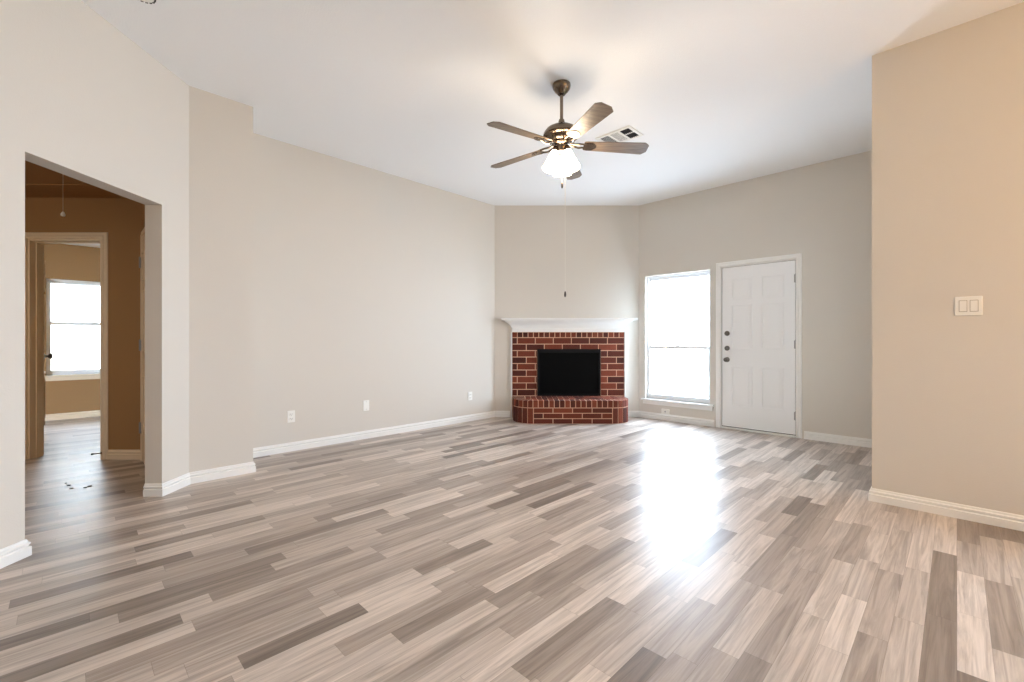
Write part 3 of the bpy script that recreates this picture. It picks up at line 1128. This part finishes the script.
# ------------------------------------------------------------------ wall plates
def wall_plate(name, label, cat, p, d, kind, w=0.072, h=0.116, group=None):
    """p on the wall face; d runs along the wall with the room on its right (local -y)"""
    ang = math.atan2(d[1], d[0])
    t = thing(name, label, cat, p, ang, group)
    bm = new(); box(bm, (-w / 2, -0.007, -h / 2), (w / 2, -0.0004, h / 2), None, 0.003)
    obj('cover_plate', bm, M['plate'], t)
    if kind == 'duplex':
        for z in (-0.022, 0.022):
            bm = new(); box(bm, (-0.017, -0.0105, z - 0.014), (0.017, -0.006, z + 0.014), None, 0.004)
            r_ = obj('receptacle', bm, M['plate'], t)
            bm = new()
            box(bm, (-0.0085, -0.0112, z - 0.002), (-0.006, -0.0100, z + 0.008)); box(bm, (0.006, -0.0112, z - 0.002), (0.0085, -0.0100, z + 0.008))
            lathe(bm, [(0, -0.0006), (0.0028, -0.0006), (0.0028, 0.0006), (0, 0.0006)], 10, Matrix.Translation((0, -0.0106, z - 0.008)) @ RX)
            obj('slots', bm, M['slot'], r_)
    elif kind == 'blank':
        for z in (-0.042, 0.042):
            bm = new(); lathe(bm, [(0.0035, 0), (0.003, 0.0015), (0, 0.0018)], 12, Matrix.Translation((0, -0.007, z)) @ RX)
            obj('screw', bm, M['hinge'], t, True)
    elif kind == 'jack':
        bm = new(); lathe(bm, [(0.011, 0), (0.011, 0.003), (0.005, 0.0035), (0.0045, 0.010), (0, 0.010)], 16, Matrix.Translation((0, -0.007, 0)) @ RX)
        obj('cable_jack', bm, M['hinge'], t, True)
    elif kind == 'switch':
        for x_ in (-0.0235, 0.0235):
            bm = new(); box(bm, (x_ - 0.0185, -0.0085, -0.0355), (x_ + 0.0185, -0.006, 0.0355), None, 0.001)
            b_ = obj('switch_frame', bm, M['inner'], t)
            bm = new()
            vs = [(-0.0155, -0.0125, -0.032), (0.0155, -0.0125, -0.032), (0.0155, -0.0090, 0.032), (-0.0155, -0.0090, 0.032)]
            f_ = [bm.verts.new((x_ + a, b, c)) for a, b, c in vs]
            k_ = [bm.verts.new((x_ + a, -0.0078, c)) for a, b, c in vs]
            bm.faces.new(f_); bm.faces.new(k_)
            for i in range(4):
                bm.faces.new((f_[i], f_[(i + 1) % 4], k_[(i + 1) % 4], k_[i]))
            obj('rocker', bm, M['plate'], b_)
    return t


def on_left(px, py):
    """pixel -> point of the long left wall"""
    t = (px - 512) / 445
    (xa, za), (xb, zb) = LA, LB
    q = (t * za - xa) / ((xb - xa) - t * (zb - za))
    Z = za + (zb - za) * q
    return W(t * Z, Z, 1 + (341 - py) / 445 * Z)


LD = W(*LB) - W(*LA)


wall_plate('wall_outlet', 'white duplex outlet on the long left wall, the one nearest the jutting wall', 'outlet', on_left(291, 416.5), LD, 'duplex')
wall_plate('cable_plate', 'plain white cover plate in the middle of the long left wall, between two outlets', 'wall plate', on_left(366, 405.5), LD, 'blank')
wall_plate('wall_outlet', 'white duplex outlet on the long left wall, close to the fireplace corner', 'outlet', on_left(470, 396), LD, 'duplex')
t_ = (665.5 - 512) / 445
Zw = yB * R2 / (1 + t_)
wall_plate('cable_plate', 'small low white jack plate under the bright window, just above the baseboard', 'wall plate', W(t_ * Zw, Zw, 1 + (341 - 411.5) / 445 * Zw), (1, 0), 'jack', 0.116, 0.070)
t_ = (968.5 - 512) / 445
Zw = yR * R2 / (1 + t_)
wall_plate('light_switch', 'white double rocker light switch on the near right wall', 'light switch', W(t_ * Zw, Zw, 1 + (341 - 306) / 445 * Zw), (1, 0), 'switch', 0.118, 0.116)

# ------------------------------------------------------------------ hall details
pc = W(-449 / 445 * 3.2, 3.2)
cord = thing('attic_pull', 'thin pull cord with a white knob hanging from the hall ceiling', 'pull cord', (pc.x, pc.y, hallH))
zk = (1 + (341 - 213) / 445 * 3.2) * K - hallH
bm = new(); tube(bm, [(0, 0, 0), (0, 0, zk)], 0.0011, 6)
obj('cord', bm, M['chain'], cord)
bm = new(); lathe(bm, [(0, 0.012), (0.005, 0.010), (0.013, -0.006), (0.015, -0.018), (0.010, -0.026), (0, -0.028)], 14, Matrix.Translation((0, 0, zk)))
obj('knob', bm, M['plate'], cord, True)['label'] = 'white bell-shaped knob'
hp = W(-3.45, 2.92)
hatch = thing('attic_hatch', 'attic hatch panel set flush in the hall ceiling', 'attic hatch', (hp.x, hp.y, hallH), math.pi / 4)
bm = new(); box(bm, (-0.36, -0.55, -0.008), (0.36, 0.55, -0.0005), None, 0.002)
obj('panel', bm, M['tan'], hatch)
bm = new()
for a, b in (((-0.40, -0.59), (0.40, -0.55)), ((-0.40, 0.55), (0.40, 0.59)), ((-0.40, -0.55), (-0.36, 0.55)), ((0.36, -0.55), (0.40, 0.55))):
    box(bm, (a[0], a[1], -0.014), (b[0], b[1], -0.0005), None, 0.003)
obj('trim_frame', bm, M['tan'], hatch)

# door stop: a rod screwed into the casing side of the baseboard, pointing into the doorway
ds = W(DRX + 0.006, ZH - 0.018, 0.055)
stop = thing('door_stop', 'dark rod door stop at the foot of the bedroom doorway', 'door stop', ds, math.pi / 4)
bm = new(); tube(bm, [(0.0, 0, 0), (-0.060, -0.010, -0.006)], 0.0045, 10)
obj('rod', bm, M['rod'], stop, True)
bm = new(); tube(bm, [(-0.060, -0.010, -0.006), (-0.074, -0.0125, -0.0075)], 0.008, 12)
obj('rubber_tip', bm, M['chip'], stop, True)
bm = new(); tube(bm, [(0.0, 0, 0), (0.008, 0.0015, 0.001)], 0.011, 14)
obj('base', bm, M['rod'], stop, True)

spots = ((66, 483.4, 0.010), (68.7, 485.4, 0.017), (71.6, 488.5, 0.014), (85.2, 487.8, 0.013), (89.4, 486.3, 0.018))  # thin dark spots lying on the hall floor
spot_labels = ('tiniest dark chip on the hall floor, farthest left of the five', 'dark chip on the hall floor between the tiniest chip and the low left one',
               'dark chip on the hall floor, low one of the left cluster', 'smaller chip of the right-hand pair on the hall floor',
               'larger chip of the right-hand pair on the hall floor')
for (px_, py_, r_), lab in zip(spots, spot_labels):
    Z = 445 / (py_ - 341)
    p = W((px_ - 512) / 445 * Z, Z)
    bm = new()
    ng = 9
    pts = []
    for k in range(ng):
        a = 2 * math.pi * k / ng
        q = r_ * rng.uniform(0.75, 1.1)
        pts.append((q * math.cos(a), 0.7 * q * math.sin(a)))
    prism(bm, pts, 0.0003, 0.004)
    o = obj('floor_chip', bm, M['chip'], None, False, (p.x, p.y, 0), math.pi / 4 + rng.uniform(-0.4, 0.4))
    tag(o, lab, 'debris', 'dark chips on the hall floor')

# ------------------------------------------------------------------ made-up pendant, added for the warm light on the near right wall
lp = W(3.05, 0.2)
pend = thing('pendant_lamp', 'lit warm globe pendant over the dining corner beyond the right edge', 'lamp', (lp.x, lp.y, H))
bm = new(); lathe(bm, [(0, 0), (0.06, 0), (0.055, -0.02), (0.02, -0.03), (0, -0.03)], 24); tube(bm, [(0, 0, -0.02), (0, 0, -0.68)], 0.006, 8)
obj('stem', bm, M['nickel'], pend, True)
bm = new(); lathe(bm, [(0, -0.66), (0.03, -0.665), (0.035, -0.69), (0, -0.69)], 20)
obj('cap', bm, M['nickel'], pend, True)
bm = new()
lathe(bm, [(0.03, -0.69)] + [(0.14 * math.sin(a), -0.82 + 0.14 * math.cos(a)) for a in [0.3 + i * (math.pi - 0.3) / 14 for i in range(14)]] + [(0, -0.96)], 28)
obj('globe', bm, M['lampglass'], pend, True)

# grass slabs added to cut the light from below the windows
M['lawn'] = mat('dull lawn', srgb(92, 104, 62), 0.95, 0, 0.1, (30, 0.6, 0.02))
for nm, a, b in (('lawn', (-26.0, -16.0, -0.42), (-10.75, 16.0, -0.30)),
                 ('lawn', (4.75, -16.0, -0.42), (26.0, 2.5, -0.30)),
                 ('lawn', (-10.6, -26.0, -0.42), (4.6, -5.35, -0.30)),
                 ('lawn', (0.9, 4.1, -0.42), (4.6, 12.0, -0.30))):
    bm = new(); box(bm, a, b)
    struct(obj(nm, bm, M['lawn']), 'lawn outside the house', 'ground')
# made-up flush light brightening the hall, hidden behind the near left wall
hl = W(-4.2, 1.9)
hlamp = thing('hall_light', 'lit flush dome light at the hidden near end of the hall ceiling', 'lamp', (hl.x, hl.y, hallH))
bm = new(); lathe(bm, [(0, -0.0005), (0.15, -0.0005), (0.155, -0.02), (0.14, -0.028), (0, -0.028)], 32)
obj('base', bm, M['nickel'], hlamp, True)
bm = new(); lathe(bm, [(0.14, -0.028), (0.13, -0.06), (0.09, -0.09), (0.04, -0.102), (0, -0.104)], 32)
obj('dome', bm, M['hallglass'], hlamp, True)

# ------------------------------------------------------------------ neighbour's house outside the bedroom window
nh = thing('neighbour_house', 'pale sided house wall outside the bedroom window', 'house', (xW * K - 4.4, 0.6, 0))
bm = new(); box(bm, (-0.3, -7.0, -0.4), (0.0, 7.0, 2.9))
obj('siding_wall', bm, M['siding'], nh)
bm = new(); prism(bm, [(-0.9, 2.8), (0.45, 2.8), (0.45, 2.92), (-0.9, 3.5)], -7.2, 7.2, Matrix.Rotation(math.pi / 2, 4, 'X'))
obj('eave', bm, M['vinyl'], nh)
bm = new()
for a, b in (((-0.61, 0.82), (-0.53, 1.32)), ((0.45, 0.82), (0.53, 1.32)), ((-0.53, 0.82), (0.45, 0.89)), ((-0.53, 1.25), (0.45, 1.32))):
    box(bm, (-0.02, a[0], a[1]), (0.03, b[0], b[1]))
wf = obj('window_frame', bm, M['vinyl'], nh)
bm = new(); box(bm, (0.001, -0.53, 0.89), (0.01, 0.45, 1.25))
obj('pane', bm, M['bluepane'], wf)
